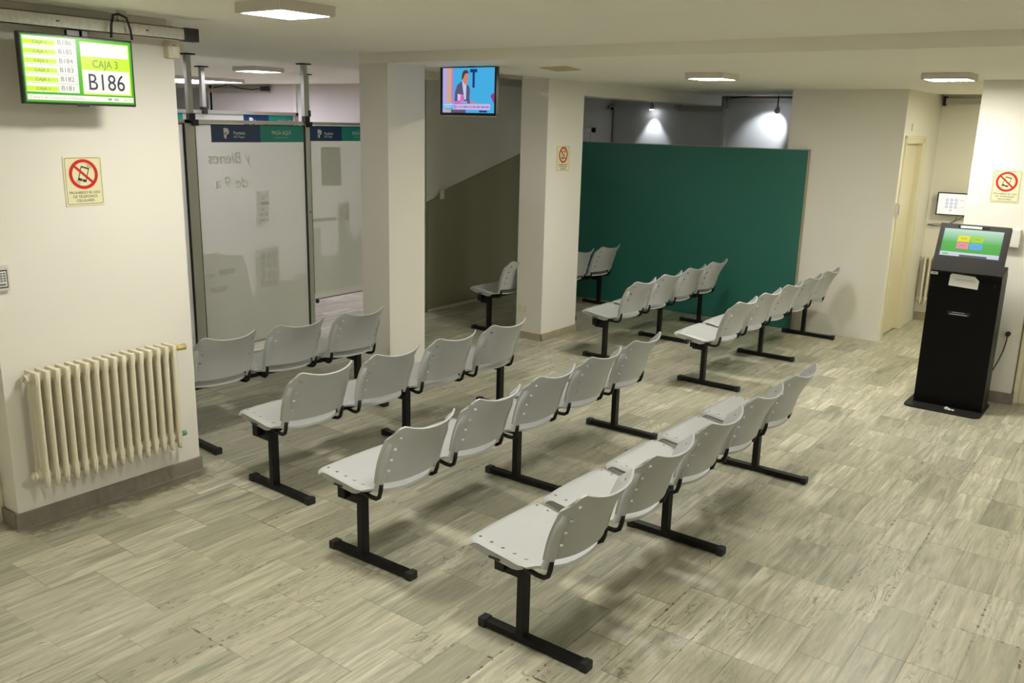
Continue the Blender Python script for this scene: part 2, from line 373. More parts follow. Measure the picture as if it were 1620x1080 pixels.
# ------------------------------------------------------------------ ceiling lights
def light(x, y, z, s, matname, label, h=.045, sy=None):
    sy = sy or s
    t = thing('ceiling_light', label, 'ceiling light', (x, y, z), group='square ceiling panel lights')
    f = MB(); a, b = s/2, sy/2; ia, ib = a-.018, b-.018
    f.box(-a, -ia, -b, b, -h, 0, bev=.002).box(ia, a, -b, b, -h, 0, bev=.002).box(-ia, ia, -b, -ib, -h, 0, bev=.002).box(-ia, ia, ib, b, -h, 0, bev=.002).box(-ia, ia, -ib, ib, -.012, 0)
    f.build('lamp_housing', 'lampbody', t)
    MB().box(-ia, ia, -ib, ib, -h+.001, -.02).build('diffuser', matname, t)
    return t
light(-3.305, 2.74, HC, .31, 'lamp_warm', 'square panel light at the top edge, above the left benches')
light(-3.02, 6.66, HS, .31, 'lamp_warm', 'square panel light on the dropped ceiling in front of the teal screen')
light(-1.39, 7.02, HS, .31, 'lamp_warm', 'square panel light on the dropped ceiling before the alcove')
light(-7.63, 5.95, HC, .36, 'lamp_cool', 'square panel light beyond the front glass partition, between its poles')
light(-10.9, 7.2, HC, 1.2, 'lamp_cool', 'large panel light far back in the office, partly behind the wall end')
for x, y in ((-1.35, 2.3), (-1.35, -1.4)):
    light(x, y, HC, .31, 'lamp_warm', 'square ceiling panel light outside the frame over the near floor')
light(.6, 5.2, HS, .31, 'lamp_warm', 'added unseen ceiling panel light outside the frame, right of the kiosk')  # added unseen lamp, brightens the right side of the room
light(-.95, 9.5, HS, .31, 'lamp_alcove', 'square ceiling panel light hidden behind the pier by the alcove')
light(-7.75, 4.25, HC, .75, 'lamp_cool', 'added unseen office panel light behind the radiator wall')  # added lamp, kept out of sight, lights the frosted panels from behind

# ------------------------------------------------------------------ beam seating
def lerp(a, b, t): return a + (b-a)*t
def sheet(P, us, vv, holes, th, m, edge_lip=0):
    """closed shell from a parametric sheet; holes: set of (i, j) cells left open"""
    bm = bmesh.new()
    top = [[Vector(P(u, v)) for v in vv] for u in us]
    nu, nv = len(us), len(vv)
    def nrm(i, j):
        a = top[min(i+1, nu-1)][j] - top[max(i-1, 0)][j]; b = top[i][min(j+1, nv-1)] - top[i][max(j-1, 0)]
        n = a.cross(b); return n.normalized() if n.length else Vector((0, 0, 1))
    A = [[bm.verts.new(top[i][j]) for j in range(nv)] for i in range(nu)]
    Bv = [[bm.verts.new(top[i][j] - nrm(i, j)*th) for j in range(nv)] for i in range(nu)]
    cells = set((i, j) for i in range(nu-1) for j in range(nv-1)) - holes
    for (i, j) in cells:
        f = bm.faces.new((A[i][j], A[i+1][j], A[i+1][j+1], A[i][j+1])); f.smooth = True
        f = bm.faces.new((Bv[i][j], Bv[i][j+1], Bv[i+1][j+1], Bv[i+1][j])); f.smooth = True
        for (di, dj, p, q) in ((-1, 0, (i, j), (i, j+1)), (1, 0, (i+1, j+1), (i+1, j)), (0, -1, (i+1, j), (i, j)), (0, 1, (i, j+1), (i+1, j+1))):
            if (i+di, j+dj) not in cells:
                f = bm.faces.new((A[p[0]][p[1]], A[q[0]][q[1]], Bv[q[0]][q[1]], Bv[p[0]][p[1]])); f.smooth = False
                e = bm.edges.get((A[p[0]][p[1]], A[q[0]][q[1]])); e.smooth = False
                e = bm.edges.get((Bv[p[0]][p[1]], Bv[q[0]][q[1]])); e.smooth = False
    bmesh.ops.recalc_face_normals(bm, faces=bm.faces[:])
    return bm
def with_slots(base, slots, hw):
    """insert slot edges in a parameter list"""
    out = [b for b in base if all(abs(b-s) > hw*1.6 for s in slots)]
    for s in slots: out += [s-hw, s+hw]
    return sorted(out)
HWS, HWB = .231, .214
def seat_xy(u, v):
    a = abs(u)
    hw = HWS*(1 - .05*v)
    y = u*hw
    xf = -.200 - .012*(1-u*u) + .020*max(0, (a-.88)/.12)**2
    xr = .222 - .098*a**2.8
    if a > .8: xr -= .030*((a-.8)/.2)**2
    x = lerp(xf, xr, v)
    return x, y
def seat_P(u, v):
    x, y = seat_xy(u, v)
    z = .454 - .040*v
    z -= .014*math.exp(-((v-.62)/.28)**2)*(1-u*u)          # hollow
    z -= .020*max(0, (.10-v)/.10)**2                        # front curl
    z -= .010*max(0, (abs(u)-.90)/.10)**2
    z += .006*max(0, (v-.88)/.12)
    return (x, y, z)
us = with_slots([-1, -.975, -.93, -.8, -.65, -.5, -.3, -.1, .1, .3, .5, .65, .8, .93, .975, 1], [-.86, .86], .026)
sv = [.12, .28, .44, .60, .76]
vvs = with_slots([0, .03, .07, .18, .22, .34, .38, .5, .54, .66, .70, .82, .88, .92, .96, .985, 1], sv, .0145)
hol = set()
for s in (-.86, .86):
    iu = min(range(len(us)), key=lambda k: abs(us[k]-(s-.026)))
    for q in sv:
        jv = min(range(len(vvs)), key=lambda k: abs(vvs[k]-(q-.0145)))
        hol.add((iu, jv))
bm = sheet(seat_P, us, vvs, hol, .013, None)
smb = MB(); smb.bm.free(); smb.bm = bm; smb.mi('plastic')
# side skirts with the hand slot, and shallow ribs pressed into the pan
for sgn in (-1, 1):
    pts = []
    for v in [k/10 for k in range(11)]:
        x, y, z = seat_P(sgn*.985, .02+.86*v); pts.append((x, y, z-.006))
    dep = [.008, .024, .028, .028, .028, .028, .028, .028, .028, .022, .008]
    T = [smb.bm.verts.new(p) for p in pts]; T2 = [smb.bm.verts.new((p[0], p[1]-sgn*.006, p[2])) for p in pts]
    Bt = [smb.bm.verts.new((p[0], p[1]-sgn*.004, p[2]-dd)) for p, dd in zip(pts, dep)]; B2 = [smb.bm.verts.new((p[0], p[1]-sgn*.010, p[2]-dd)) for p, dd in zip(pts, dep)]
    for i in range(10):
        for a, b in ((T, Bt), (Bt, B2), (B2, T2), (T2, T)):
            smb.bm.faces.new((a[i], a[i+1], b[i+1], b[i]))
    x0, y0, z0 = seat_P(sgn, .42)
    smb.box(x0-.028, x0+.028, y0-sgn*.001-.002, y0-sgn*.001+.002, z0-.026, z0-.018, 'ink')
for k, (yy, xa, xb) in enumerate(((-.12, -.10, .02), (-.06, -.02, .12), (0, -.12, -.01), (.06, -.01, .12), (.12, -.11, .01), (0, .04, .13), (-.12, .06, .13))):
    zz = lambda x: seat_P(yy/HWS, (x+.205)/.40)[2]
    smb.prism([(xa, yy-.0012, zz(xa)), (xb, yy-.0012, zz(xb)), (xb, yy+.0012, zz(xb)), (xa, yy+.0012, zz(xa))], (0, 0, .0006), 'plastic')
ME_SEAT = smb.mesh('seat', recalc=False)

def back_P(u, v):
    # u across (-1..1), v from bottom (0) to top (1)
    a = abs(u); z = .474 + .307*v
    hw = HWB*(.955 + .045*math.sin(PI*min(1, v*.9+.1)))
    # rounded upper corners, slightly raised horns, bottom corners clipped
    z -= .050*max(0, (v-.72)/.28)*max(0, (a-.80)/.20)**2.2
    z += .010*max(0, v-.6)/.4*a**2 * (1 if a < .9 else .9)
    z -= .034*v*(1-a**2.5)
    z -= .020*(1-v)*(1-a*a)*0 + .0
    xc = .236 + .124*v - .018*math.sin(PI*v)
    wrap = .066*a**2.6 + .012*max(0, (a-.9)/.1)**1.5
    return (xc - wrap, u*hw, z)
bu = with_slots([-1, -.985, -.95, -.92, -.70, -.6, -.45, -.3, -.15, 0, .15, .3, .45, .6, .70, .92, .95, .985, 1], [-.80, .80], .032)
bvs_ = [.22, .42, .62, .82]
bv = with_slots([0, .02, .06, .12,  .32, .52, .72, .90, .94, .97, .99, 1], bvs_, .021)
hol = set()
for s in (-.80, .80):
    iu = min(range(len(bu)), key=lambda k: abs(bu[k]-(s-.032)))
    for q in bvs_:
        jv = min(range(len(bv)), key=lambda k: abs(bv[k]-(q-.021)))
        hol.add((iu, jv))
bm = sheet(lambda u, v: back_P(-u, v), bu, bv, hol, .009, None)
bmb = MB(); bmb.bm.free(); bmb.bm = bm; bmb.mi('plastic')
def sleeve(sgn):
    rings = []
    N_ = 14
    for k in range(N_+1):
        v = -.125 + .86*k/N_
        ctr = Vector(back_P(sgn*.925, max(v, 0)))
        if v < 0: ctr += Vector((v*.124, 0, v*.307))
        a = Vector(back_P(sgn*.86, max(v, 0))) - Vector(back_P(sgn*.99, max(v, 0))); a.normalize()
        n = a.cross(Vector((.3, 0, 1)).normalized()); n.normalize()
        if n.x < 0: n = -n
        taper = 1 if k < N_-3 else (1 - ((k-(N_-3))/3)**1.6*.9)
        wd, dp = .021*(1 if k < N_-2 else .8), .021*taper+.002
        base = ctr - n*.008
        prof = [(-wd, 0), (-wd*.85, dp*.75), (-wd*.5, dp), (wd*.5, dp), (wd*.85, dp*.75), (wd, 0)]
        rings.append([bmb.bm.verts.new(base + a*p + n*(q+.006)) for p, q in prof])
    for i in range(N_):
        for j in range(5):
            f = bmb.bm.faces.new((rings[i][j], rings[i][j+1], rings[i+1][j+1], rings[i+1][j])); f.smooth = True
        bmb.bm.faces.new((rings[i][5], rings[i][0], rings[i+1][0], rings[i+1][5]))
    bmb.bm.faces.new(rings[0]); bmb.bm.faces.new(rings[-1])
    c = Vector(back_P(sgn*.925, .30)) + Vector((.0185, sgn*.003, -.004))
    bmb.cyl(c - Vector((.004, 0, 0)), c + Vector((.0008, 0, 0)), .005, m='kiosk_face', seg=8)
sleeve(-1); sleeve(1)
ME_BACK = bmb.mesh('backrest')
# tubular carrier of one seat: two bent side tubes and two cross tubes
sp = MB()
for sgn in (-1, 1):
    y0 = sgn*.186
    pts = [(-.165, y0, .418), (-.10, y0, .410), (0, y0, .398), (.08, y0, .388), (.125, y0*1.03, .384), (.160, y0*1.06, .388), (.181, sgn*.198, .402), (.190, sgn*.199, .430), (.196, sgn*.199, .47)]
    sp.tube(pts, .0105)
sp.tube([(-.13, -.19, .410), (-.13, .19, .410)], .009)
sp.tube([(.05, -.19, .388), (.05, .19, .388)], .009)
sp.box(-.12, -.055, -.03, .03, .385, .415).box(-.02, .02, -.03, .03, .380, .405)
ME_SUP = sp.mesh('seat_carrier', 'black')
# T leg
lg = MB(); lg.box(-.018, .018, -.0235, .0235, .030, .375, bev=.003)
lg.box(-.195, .31, -.0225, .0225, .006, .036, bev=.003)
lg.box(-.09, .05, -.026, .026, .366, .378).cyl((.0, -.027, .335), (0, -.0235, .335), .009).cyl((.0, .0235, .335), (0, .027, .335), .009)
lg.box(-.10, .0, -.0265, -.0225, .30, .37).box(-.10, .0, .0225, .0265, .30, .37)
ME_LEG = lg.mesh('leg', 'black')
def capmesh(s):
    c = MB(); a, b = (-.220, -.180) if s < 0 else (.298, .333)
    c.box(a, b, -.0265, .0265, 0, .041, bev=.007); return c.mesh('foot_cap', 'cap')
ME_CAP = [capmesh(-1), capmesh(1)]
PITCH_ = .538
def bench(x, y, th, legs, n, off, label):
    t = thing('beam_seat_bench', label, 'bench', (x, y, 0), th, 'grey plastic beam seating')
    for ly in legs:
        l = put(ME_LEG, 'leg', t, (0, ly, 0)); put(ME_CAP[0], 'foot_cap', l); put(ME_CAP[1], 'foot_cap', l)
    y1 = max(legs[-1]+.06, off+PITCH_*(n-1)+.1)
    MB().box(-.105, -.060, -.055, y1, .325, .385, bev=.004).box(-.107, -.058, -.063, -.053, .322, .388, bev=.003).box(-.107, -.058, y1-.002, y1+.008, .322, .388, bev=.003).build('beam', 'black', t)
    for i in range(n):
        c = off + PITCH_*i
        put(ME_SEAT, 'seat', t, (0, c, 0)); put(ME_BACK, 'backrest', t, (0, c, 0)); put(ME_SUP, 'seat_carrier', t, (0, c, 0))
    return t
bench(-1.882, 2.691, -.0147, (0, 1.265, 2.468), 5, .107, 'nearest five-seat grey bench, at the front right of the seating')
bench(-2.910, 2.778, .0075, (0, 1.282, 2.473), 5, .129, 'five-seat grey bench in the middle, directly left of the nearest bench')
bench(-3.921, 3.051, -.0342, (0, 1.07, 2.063), 4, .148, 'four-seat grey bench in front of the free-standing pillars, third from the right')
bench(-4.956, 3.198, -.0817, (0, 1.401), 3, .134, 'three-seat grey bench by the frosted partition, partly behind the radiator wall')
bench(-2.935, 6.733, -.0093, (0, 1.268, 2.448), 5, .05, 'rear five-seat grey bench reaching the cream wall right of the teal screen')
bench(-3.989, 6.889, .0023, (0, 1.092, 2.046), 4, .136, 'rear four-seat grey bench standing in front of the teal screen')
bench(-5.469, 7.045, -.0446, (0, 1.081, 2.041), 4, .156, 'four-seat grey bench in shade behind the rear pillar')

# ------------------------------------------------------------------ prohibition signs (local: x right, z up, front -y)
def no_phone_sign(loc, rz, label, w_=.205, h_=.25):
    t = thing('prohibition_sign', label, 'sign', loc, rz, 'no mobile phone signs')
    a, b = w_/2, h_/2
    MB().box(-a, a, -.003, 0, -b, b, bev=.001).build('sign_plate', 'sign', t)
    y = -.0032
    br = MB(); r = .010; i = .008
    def rr_pts(a, b, r, k=5):
        o = []
        for cx, cz, s in ((a-r, b-r, 0), (-a+r, b-r, 1), (-a+r, -b+r, 2), (a-r, -b+r, 3)):
            for q in range(k+1):
                an = PI/2*(s+q/k); o.append((cx+r*math.cos(an), cz+r*math.sin(an)))
        return o
    o1, o2 = rr_pts(a-i, b-i, r), rr_pts(a-i-.0022, b-i-.0022, r-.002)
    n = len(o1)
    for k in range(n):
        br.poly([(o1[k][0], y, o1[k][1]), (o1[(k+1) % n][0], y, o1[(k+1) % n][1]), (o2[(k+1) % n][0], y, o2[(k+1) % n][1]), (o2[k][0], y, o2[k][1])])
    br.build('printed_border', 'ink', t)
    cz, R = .035, .0755
    ph = MB(); rot = Matrix.Translation((0, 0, cz)) @ Matrix.Rotation(math.radians(17), 4, 'Y')
    pw, phh = .022, .037
    for q in ((-pw, pw, phh-.007, phh), (-pw, pw, -phh, -phh+.012), (-pw, -pw+.004, -phh, phh), (pw-.004, pw, -phh, phh)):
        ph.box(q[0], q[1], y-.0006, y, q[2], q[3], 'ink', rot=rot)
    ph.box(-.003, .003, y-.0009, y-.0003, -phh+.004, -phh+.008, 'sign', rot=rot)
    for sgn in (-1, 1):
        for rad in (.012, .018, .024):
            pts = []
            base = math.radians(45 if sgn > 0 else 225) 
            for k in range(7):
                an = base + math.radians(-38+76*k/6)
                pts.append((sgn*.018+rad*math.cos(an), y-.0003, cz+sgn*.026+rad*math.sin(an)))
            ph.tube(pts, .0008, 'ink', seg=4)
    ph.build('phone_pictogram', None, t)
    rg = MB(); rg.ring((0, cz), R-.016, R, y-.0012, y-.0004)
    rg.box(-(R-.008), R-.008, y-.0016, y-.0008, -.006, .006, rot=Matrix.Translation((0, 0, cz)) @ Matrix.Rotation(math.radians(42), 4, 'Y'))
    rg.build('prohibition_ring', 'red', t)
    tx = MB(); s = .0185
    tx.text('PROHIBIDO EL USO', s, 0, -.058, y, 'ink', sx=1.0).text('DE TELEFONOS', s, 0, -.078, y, 'ink').text('CELULARES', s, 0, -.098, y, 'ink')
    tx.build('lettering', None, t)
    return t
no_phone_sign((-4.509, 2.3885, 1.76), PI/2, 'no mobile phones sign on the wall above the radiator')
no_phone_sign((-4.829, 7.352, 1.781), PI/2, 'no mobile phones sign on the rear pillar beside the teal screen', .225, .245)
no_phone_sign((-1.047, 7.869, 1.72), 0, 'no mobile phones sign on the pier above the ticket kiosk', .205, .245)

# ------------------------------------------------------------------ queue display
E = lambda n, c, s=1.0: emit(n, srgb(*c), s)
M.update(e_green=E('screen_green', (72, 200, 10), .8), e_lime=E('screen_lime', (214, 255, 38), .95), e_white=E('screen_white', (255, 250, 238), 1.0), e_ink=E('screen_ink', (36, 30, 66), 1), e_grey=E('screen_grey', (120, 122, 112), 1),
         e_line=E('screen_line', (120, 150, 60), .9), e_pale=E('screen_pale', (205, 200, 188), 1), e_lg=E('screen_leaf', (90, 190, 90), 1))
t = queue = thing('queue_display', 'wide flat queue screen showing B186 hanging from the steel rail over the radiator wall', 'screen', (-4.25, 2.283, 2.2925), PI/2)
a, b = .2725, .1575
MB().box(-a, a, 0, .035, -b, b, bev=.004).box(-a*.7, a*.7, .035, .06, -b*.7, b*.6, bev=.01).box(-.03, .03, -.0015, .002, -b-.006, -b+.006).build('screen_housing', 'dark', t)
sa, sb = a-.009, b-.010
sc_ = MB(); sc_.box(-sa, sa, -.0012, .002, -sb, sb, 'e_green')
sc_.build('screen', None, t)
g = MB(); y = -.0016
def R4(g, x0, x1, z0, z1, m, yy): g.box(x0, x1, yy-.0003, yy, z0, z1, m)
def X(f): return -sa + 2*sa*f
def Z(f): return sb - 2*sb*f
rows = ['CAJA 3|B186', 'CAJA 1|B185', 'CAJA 2|B184', 'CAJA 2|B183', 'CAJA 1|B182', 'CAJA 1|B181']
for i, rw in enumerate(rows):
    z1 = Z(.022+.1385*i); z0 = Z(.022+.1385*i+.134)
    R4(g, X(.012), X(.475), z0, z1, 'e_white', y)
    R4(g, X(.012), X(.29), z0+.0045, z0+.0045+(z1-z0)*.52, 'e_lime', y-.0004)
    ca, tk = rw.split('|')
    g.text(ca, .0185, X(.155), z0+.0045+(z1-z0)*.26, y-.0009, 'e_line', sx=1.15)
    g.text(tk, .031, X(.375), (z0+z1)/2+.001, y-.0009, 'e_grey', sx=1.05)
R4(g, X(.512), X(.978), Z(.862), Z(.045), 'e_lime', y)
R4(g, X(.515), X(.965), Z(.27), Z(.055), 'e_white', y-.0004)
R4(g, X(.515), X(.965), Z(.84), Z(.475), 'e_white', y-.0004)
g.text('CAJA 3', .050, X(.738), Z(.375), y-.0009, 'e_line', sx=.86)
g.text('B186', .108, X(.738), Z(.66), y-.0009, 'e_ink', sx=.86)
R4(g, X(.012), X(.99), Z(.968), Z(.885), 'e_white', y)
g.text('Camara de Comercio e Industria', .0195, X(.03), Z(.927), y-.0009, 'e_pale', align='LEFT', sx=.98)
g.text('15 03', .021, X(.935), Z(.927), y-.0009, 'e_pale', sx=1)
R4(g, X(.74), X(.775), Z(.94), Z(.912), 'e_lg', y-.0006); R4(g, X(.80), X(.84), Z(.945), Z(.905), 'e_pale', y-.0006)
g.build('ticket_numbers', None, t)
br = MB(); br.box(-.03, .03, .035, .06, .02, .184).box(.035, .06, .02, .05, .1, .184).build('bracket', 'dark', t)
# steel rail above it
t = thing('steel_rail', 'long galvanised steel channel rail under the ceiling along the radiator wall', 'rail', (-4.28, .2, 2.51))
rl = MB(); rl.box(-.03, .022, -2.6, 2.66, -.032, -.028).box(-.03, .022, -2.6, 2.66, .026, .03).box(.018, .022, -2.6, 2.66, -.032, .03).box(-.03, -.026, -2.6, 2.66, -.032, .03)
rl.build('channel', 'galv', t)
e_ = MB(); e_.box(-.034, .027, 2.66, 2.745, -.034, .033, bev=.004).box(.026, .0285, 2.695, 2.715, -.006, .004, 'ink')
e_.build('rail_end', 'galv', t) 
for yy in (.95, 1.5, 2.0, 2.45): MB().box(.0215, .0228, yy-.008, yy+.008, -.004, .002).build('slot', 'ink', t)
hg = MB()
for yy in (-1.5, .2, 1.3, 2.33): hg.box(-.012, .012, yy-.02, yy+.02, .03, .085)
hg.build('hanger', 'galv', t)
t = thing('cable_trunking', 'flat taupe duct between the steel rail and the ceiling on the radiator wall', 'duct', (-4.44, .2, 2.55))
MB().box(-.07, .03, -2.0, 2.66, -.045, .04, bev=.004).build('duct', 'lampbody', t)
adopt(MB().tube([(-4.23, 2.44, 2.455), (-4.225, 2.442, 2.51), (-4.225, 2.455, 2.56), (-4.235, 2.49, 2.568), (-4.23, 2.525, 2.555), (-4.225, 2.54, 2.50), (-4.235, 2.55, 2.455)], .006).build('power_cable', 'ink'), queue)
t = thing('motion_sensor', 'small ivory motion sensor under the end of the steel rail', 'sensor', (-4.509, 2.93, 2.445), PI/2)
MB().box(-.036, .036, -.045, 0, -.045, .045, bev=.010).build('sensor_body', 'ivory', t)
MB().box(-.014, .016, -.0475, -.044, -.03, .012, bev=.002).build('lens', 'white', t)
MB().box(-.008, .008, -.047, -.044, .020, .023).build('slit', 'ink', t)
t = thing('keypad', 'access keypad on the wall end at the left edge', 'keypad', (-4.509, 1.925, 1.31), PI/2)
MB().box(-.036, .040, -.02, 0, -.062, .062, bev=.006).build('keypad_housing', 'lampbody', t)
k = MB(); k.box(-.030, .030, -.0215, -.0195, -.046, .042, 'ink', bev=.0006)
k.box(-.025, .025, -.0225, -.021, -.040, .036, 'white')
k.build('key_panel', None, t)
k = MB()
for i in range(3):
    for j in range(4): k.box(-.020+i*.015, -.010+i*.015, -.0245, -.0222, -.015+j*.012, -.007+j*.012, bev=.0006)
k.box(-.018, .018, -.0245, -.0222, -.034, -.024)
k.build('keys', 'paper_ink', t)

# ------------------------------------------------------------------ radiators
def radiator(name, label, loc, rz, n, H_, dp=.125, gap=.03, step=.0505):
    """local: x along wall, front -y, z up from the bottom"""
    t = thing(name, label, 'radiator', loc, rz)
    c = MB(); y0, y1 = -gap-dp, -gap
    xs = .0
    for k, yc in enumerate((y0+.020, (y0+y1)/2, y1-.020)):
        hw = .0125 if k == 0 else .009
        zb, zt = (0.0, H_-.012) if k == 0 else (.022, H_-.02)
        prof = [(-.4, -.021), (.4, -.021), (1, -.006), (1, .010), (.5, .020), (-.5, .020), (-1, .010), (-1, -.006)]
        rings = []
        for z, s in ((zb, .45), (zb+.02, .75), (zb+.055, 1), (zt-.05, 1), (zt-.018, .8), (zt, .5)):
            rings.append([c.bm.verts.new((p*hw*s, yc+q*(1 if k == 0 else .9)*(.6+.4*s), z)) for p, q in prof])
        for i in range(5):
            for j in range(8):
                f = c.bm.faces.new((rings[i][j], rings[i][(j+1) % 8], rings[i+1][(j+1) % 8], rings[i+1][j])); f.smooth = True
        c.bm.faces.new(rings[0][::-1]); c.bm.faces.new(rings[-1])
    for zc in (.062, H_-.045):
        c.cyl((-step/2, -gap-dp/2, zc), (step/2, -gap-dp/2, zc), .026, seg=14)
        c.box(-.0125, .0125, y0+.002, y1-.002, zc-.030, zc+.036, bev=.011)
    me = c.mesh('section', 'radiator')
    L_ = n*step
    for i in range(n): put(me, 'section', t, (-L_/2+step*(i+.5), 0, 0))
    yc = -gap-dp/2
    MB().cyl((-L_/2-.018, yc, .062), (-L_/2+.003, yc, .062), .024, m='radiator', seg=8).cyl((-L_/2-.028, yc, .062), (-L_/2-.016, yc, .062), .014, m='radiator', seg=6).build('blind_plug', None, t)
    MB().cyl((-L_/2-.014, yc, H_-.045), (-L_/2+.003, yc, H_-.045), .022, m='radiator', seg=8).cyl((-L_/2-.04, yc, H_-.045), (-L_/2-.012, yc, H_-.045), .006, m='steel', seg=6).build('air_valve', None, t)
    v = MB(); v.cyl((L_/2-.003, yc, H_-.045), (L_/2+.02, yc, H_-.045), .012, m='steel', seg=8).cyl((L_/2+.018, yc, H_-.045), (L_/2+.075, yc, H_-.043), .015, .020, m='brass', seg=8).cyl((L_/2+.045, yc, H_-.045), (L_/2+.045, 0, H_-.045), .009, m='brass', seg=8)
    v.build('top_valve', None, t)['label'] = 'yellow brass valve'
    v = MB(); v.cyl((L_/2-.003, yc, .062), (L_/2+.02, yc, .062), .013, m='brass', seg=8).cyl((L_/2+.018, yc, .062), (L_/2+.045, yc, .062), .016, m='green_paint', seg=8).cyl((L_/2+.035, yc, .062), (L_/2+.035, 0, .062), .008, m='green_paint', seg=8)
    v.build('bottom_valve', None, t)['label'] = 'green oxidised valve'
    bk = MB()
    for x in (-L_*.3, L_*.3):
        bk.box(x-.012, x+.012, y1-.02, 0, H_-.075, H_-.06).box(x-.012, x+.012, y1-.02, 0, .09, .105)
    bk.build('wall_bracket', 'cream', t)
    return t
radiator('column_radiator', 'large cream column radiator on the left wall below the no phone sign', (-4.51, 2.365, .235), PI/2, 16, .62)
radiator('column_radiator', 'cream radiator in the alcove, mostly hidden behind the ticket kiosk', (-1.80, 10.93, .20), 0, 14, .58)

# ------------------------------------------------------------------ frosted partitions
PX = XP
def panel_rect(g, y0, y1, z0, z1, m, d): g.box(PX+d-.0004, PX+d, y0, y1, z0, z1, m)
def flat(g, pts, d, m): g.poly([(PX+d, p[0], p[1]) for p in pts], m)
def local_text(g, body, size, yc, zc, d, m, **k):      # text on a plane facing +x
    tmp = MB(); tmp.text(body, size, 0, 0, 0, m, **k)
    tmp.bm.transform(Matrix.Translation((PX+d, yc, zc)) @ Matrix.Rotation(PI/2, 4, 'Z'))
    me = tmp.mesh('tmp', recalc=False); n0 = len(g.bm.faces); g.bm.from_mesh(me); g.bm.faces.ensure_lookup_table()
    j = g.mi(m)
    for f in g.bm.faces[n0:]: f.material_index = j
    bpy.data.meshes.remove(me)
t = thing('glass_partition', 'frosted glass partition of tall panels in aluminium frames left of the front pillar', 'partition')
top = 2.07
MB().box(PX-.02, PX+.02, 2.9, 7.28, top-.03, top).build('top_rail', 'alu', t)
for y0, y1 in ((2.9, 2.95), (4.372, 4.462), (5.640, 5.690), (7.24, 7.28)):
    MB().box(PX-.02, PX+.02, y0, y1, 0, top, bev=.002).build('mullion', 'alu', t)
pan = []
for y0, y1, z0 in ((2.955, 4.368, .10), (4.466, 5.636, .085), (5.694, 7.236, .375)):
    o = MB().box(PX-.006, PX+.006, y0, y1, z0+.02, top-.034).build('frosted_panel', 'glass', t); pan.append(o)
    gk = MB(); gk.box(PX-.010, PX+.012, y0-.003, y0+.008, z0, top-.03).box(PX-.010, PX+.012, y1-.012, y1+.003, z0, top-.03).box(PX-.010, PX+.012, y0, y1, z0, z0+.008).box(PX-.010, PX+.012, y0, y1, top-.042, top-.034)
    gk.build('gasket', 'ink', o)
MB().box(PX-.02, PX+.02, 5.694, 7.236, .385, .43).build('bottom_rail', 'white', t)
MB().box(PX-.02, PX+.02, 4.466, 5.636, .08, .10).box(PX-.02, PX+.02, 2.955, 4.368, .09, .11).build('bottom_rail', 'alu', t)
for yy in (4.44, 5.655):
    o = MB().box(PX-.022, PX+.022, yy-.022, yy+.022, top, HC-.01, bev=.003).build('ceiling_pole', 'alu', t)
    MB().box(PX-.05, PX+.05, yy-.05, yy+.05, HC-.012, HC-.001, bev=.003).build('flange', 'ink', o)
    MB().box(PX-.005, PX+.045, yy-.035, yy+.02, top-.02, top+.05, bev=.004).box(PX, PX+.05, yy-.005, yy+.045, top-.05, top, bev=.004).build('clamp', 'ink', o)
MB().cyl((PX+.02, 5.665, 1.233), (PX+.028, 5.665, 1.233), .006).cyl((PX+.018, 5.72, .36), (PX+.03, 5.72, .36), .02).build('lock', 'ink', t)
def banner(panel, y0, ym, y1, z0, z1, txt=True):
    g = MB(); d = .0085
    panel_rect(g, y0, ym, z0, z1, 'navy', d); panel_rect(g, ym, y1, z0, z1, 'banner_teal', d)
    H_, W1 = z1-z0, ym-y0
    if txt:
        lx = y0+W1*.30; cz = (z0+z1)/2; r = H_*.30; d2 = d+.0006
        # rounded P emblem split by an arrow line
        p = [(lx-r*.62, cz+r*1.0), (lx, cz+r*1.0)]
        p += [(lx+r*.62*math.sin(k/8*PI)+0, cz+r*.35+r*.65*math.cos(k/8*PI)) for k in range(1, 8)]
        p += [(lx+.0, cz-r*.3), (lx+.0, cz-r*.95), (lx-r*.35, cz-r*1.0), (lx-r*.62, cz-r*.55)]
        flat(g, p, d2, 'banner_white')
        flat(g, [(lx-r*.66, cz-r*.2), (lx-r*.05, cz+r*.28), (lx-r*.02, cz+r*.12), (lx-r*.66, cz-r*.38)], d2+.0005, 'navy')
        flat(g, [(lx-r*.12, cz+r*.22), (lx+r*.02, cz+r*.22), (lx+r*.02, cz-r*.25), (lx-r*.12, cz-r*.1)], d2+.0005, 'navy')
        local_text(g, 'Provincia', H_*.27, y0+W1*.44, cz+H_*.03, d2, 'banner_white', align='LEFT', bold=.0006, sx=.82)
        local_text(g, 'NET Pagos', H_*.20, y0+W1*.44, cz-H_*.19, d2, 'banner_white', align='LEFT', sx=.86)
        wt = min(.5, (y1-ym))
        local_text(g, 'PAGÁ AQUÍ', H_*.34, ym+.5*.47, cz+H_*.06, d2, 'banner_white', sx=.80)
        local_text(g, 'TUS IMPUESTOS Y SERVICIOS', H_*.10, ym+.5*.47, cz-H_*.23, d2, 'banner_soft', sx=.84)
    return g.build('banner', None, panel)
banner(pan[1], 4.625, 5.13, 5.635, 1.885, 2.034)
banner(pan[2], 5.70, 6.10, 6.62, 1.895, 2.028)
g = MB(); d = .0075
local_text(g, 'y Bienes', .145, 5.02, 1.755, d, 'letter_w', mirror=True, align='LEFT', shear=.15, sx=.9)
local_text(g, 'de 9 a', .145, 4.985, 1.545, d, 'letter_w', mirror=True, align='LEFT', shear=.15, sx=.95)
g.build('reversed_lettering', None, pan[1])
g = MB(); d = .0068
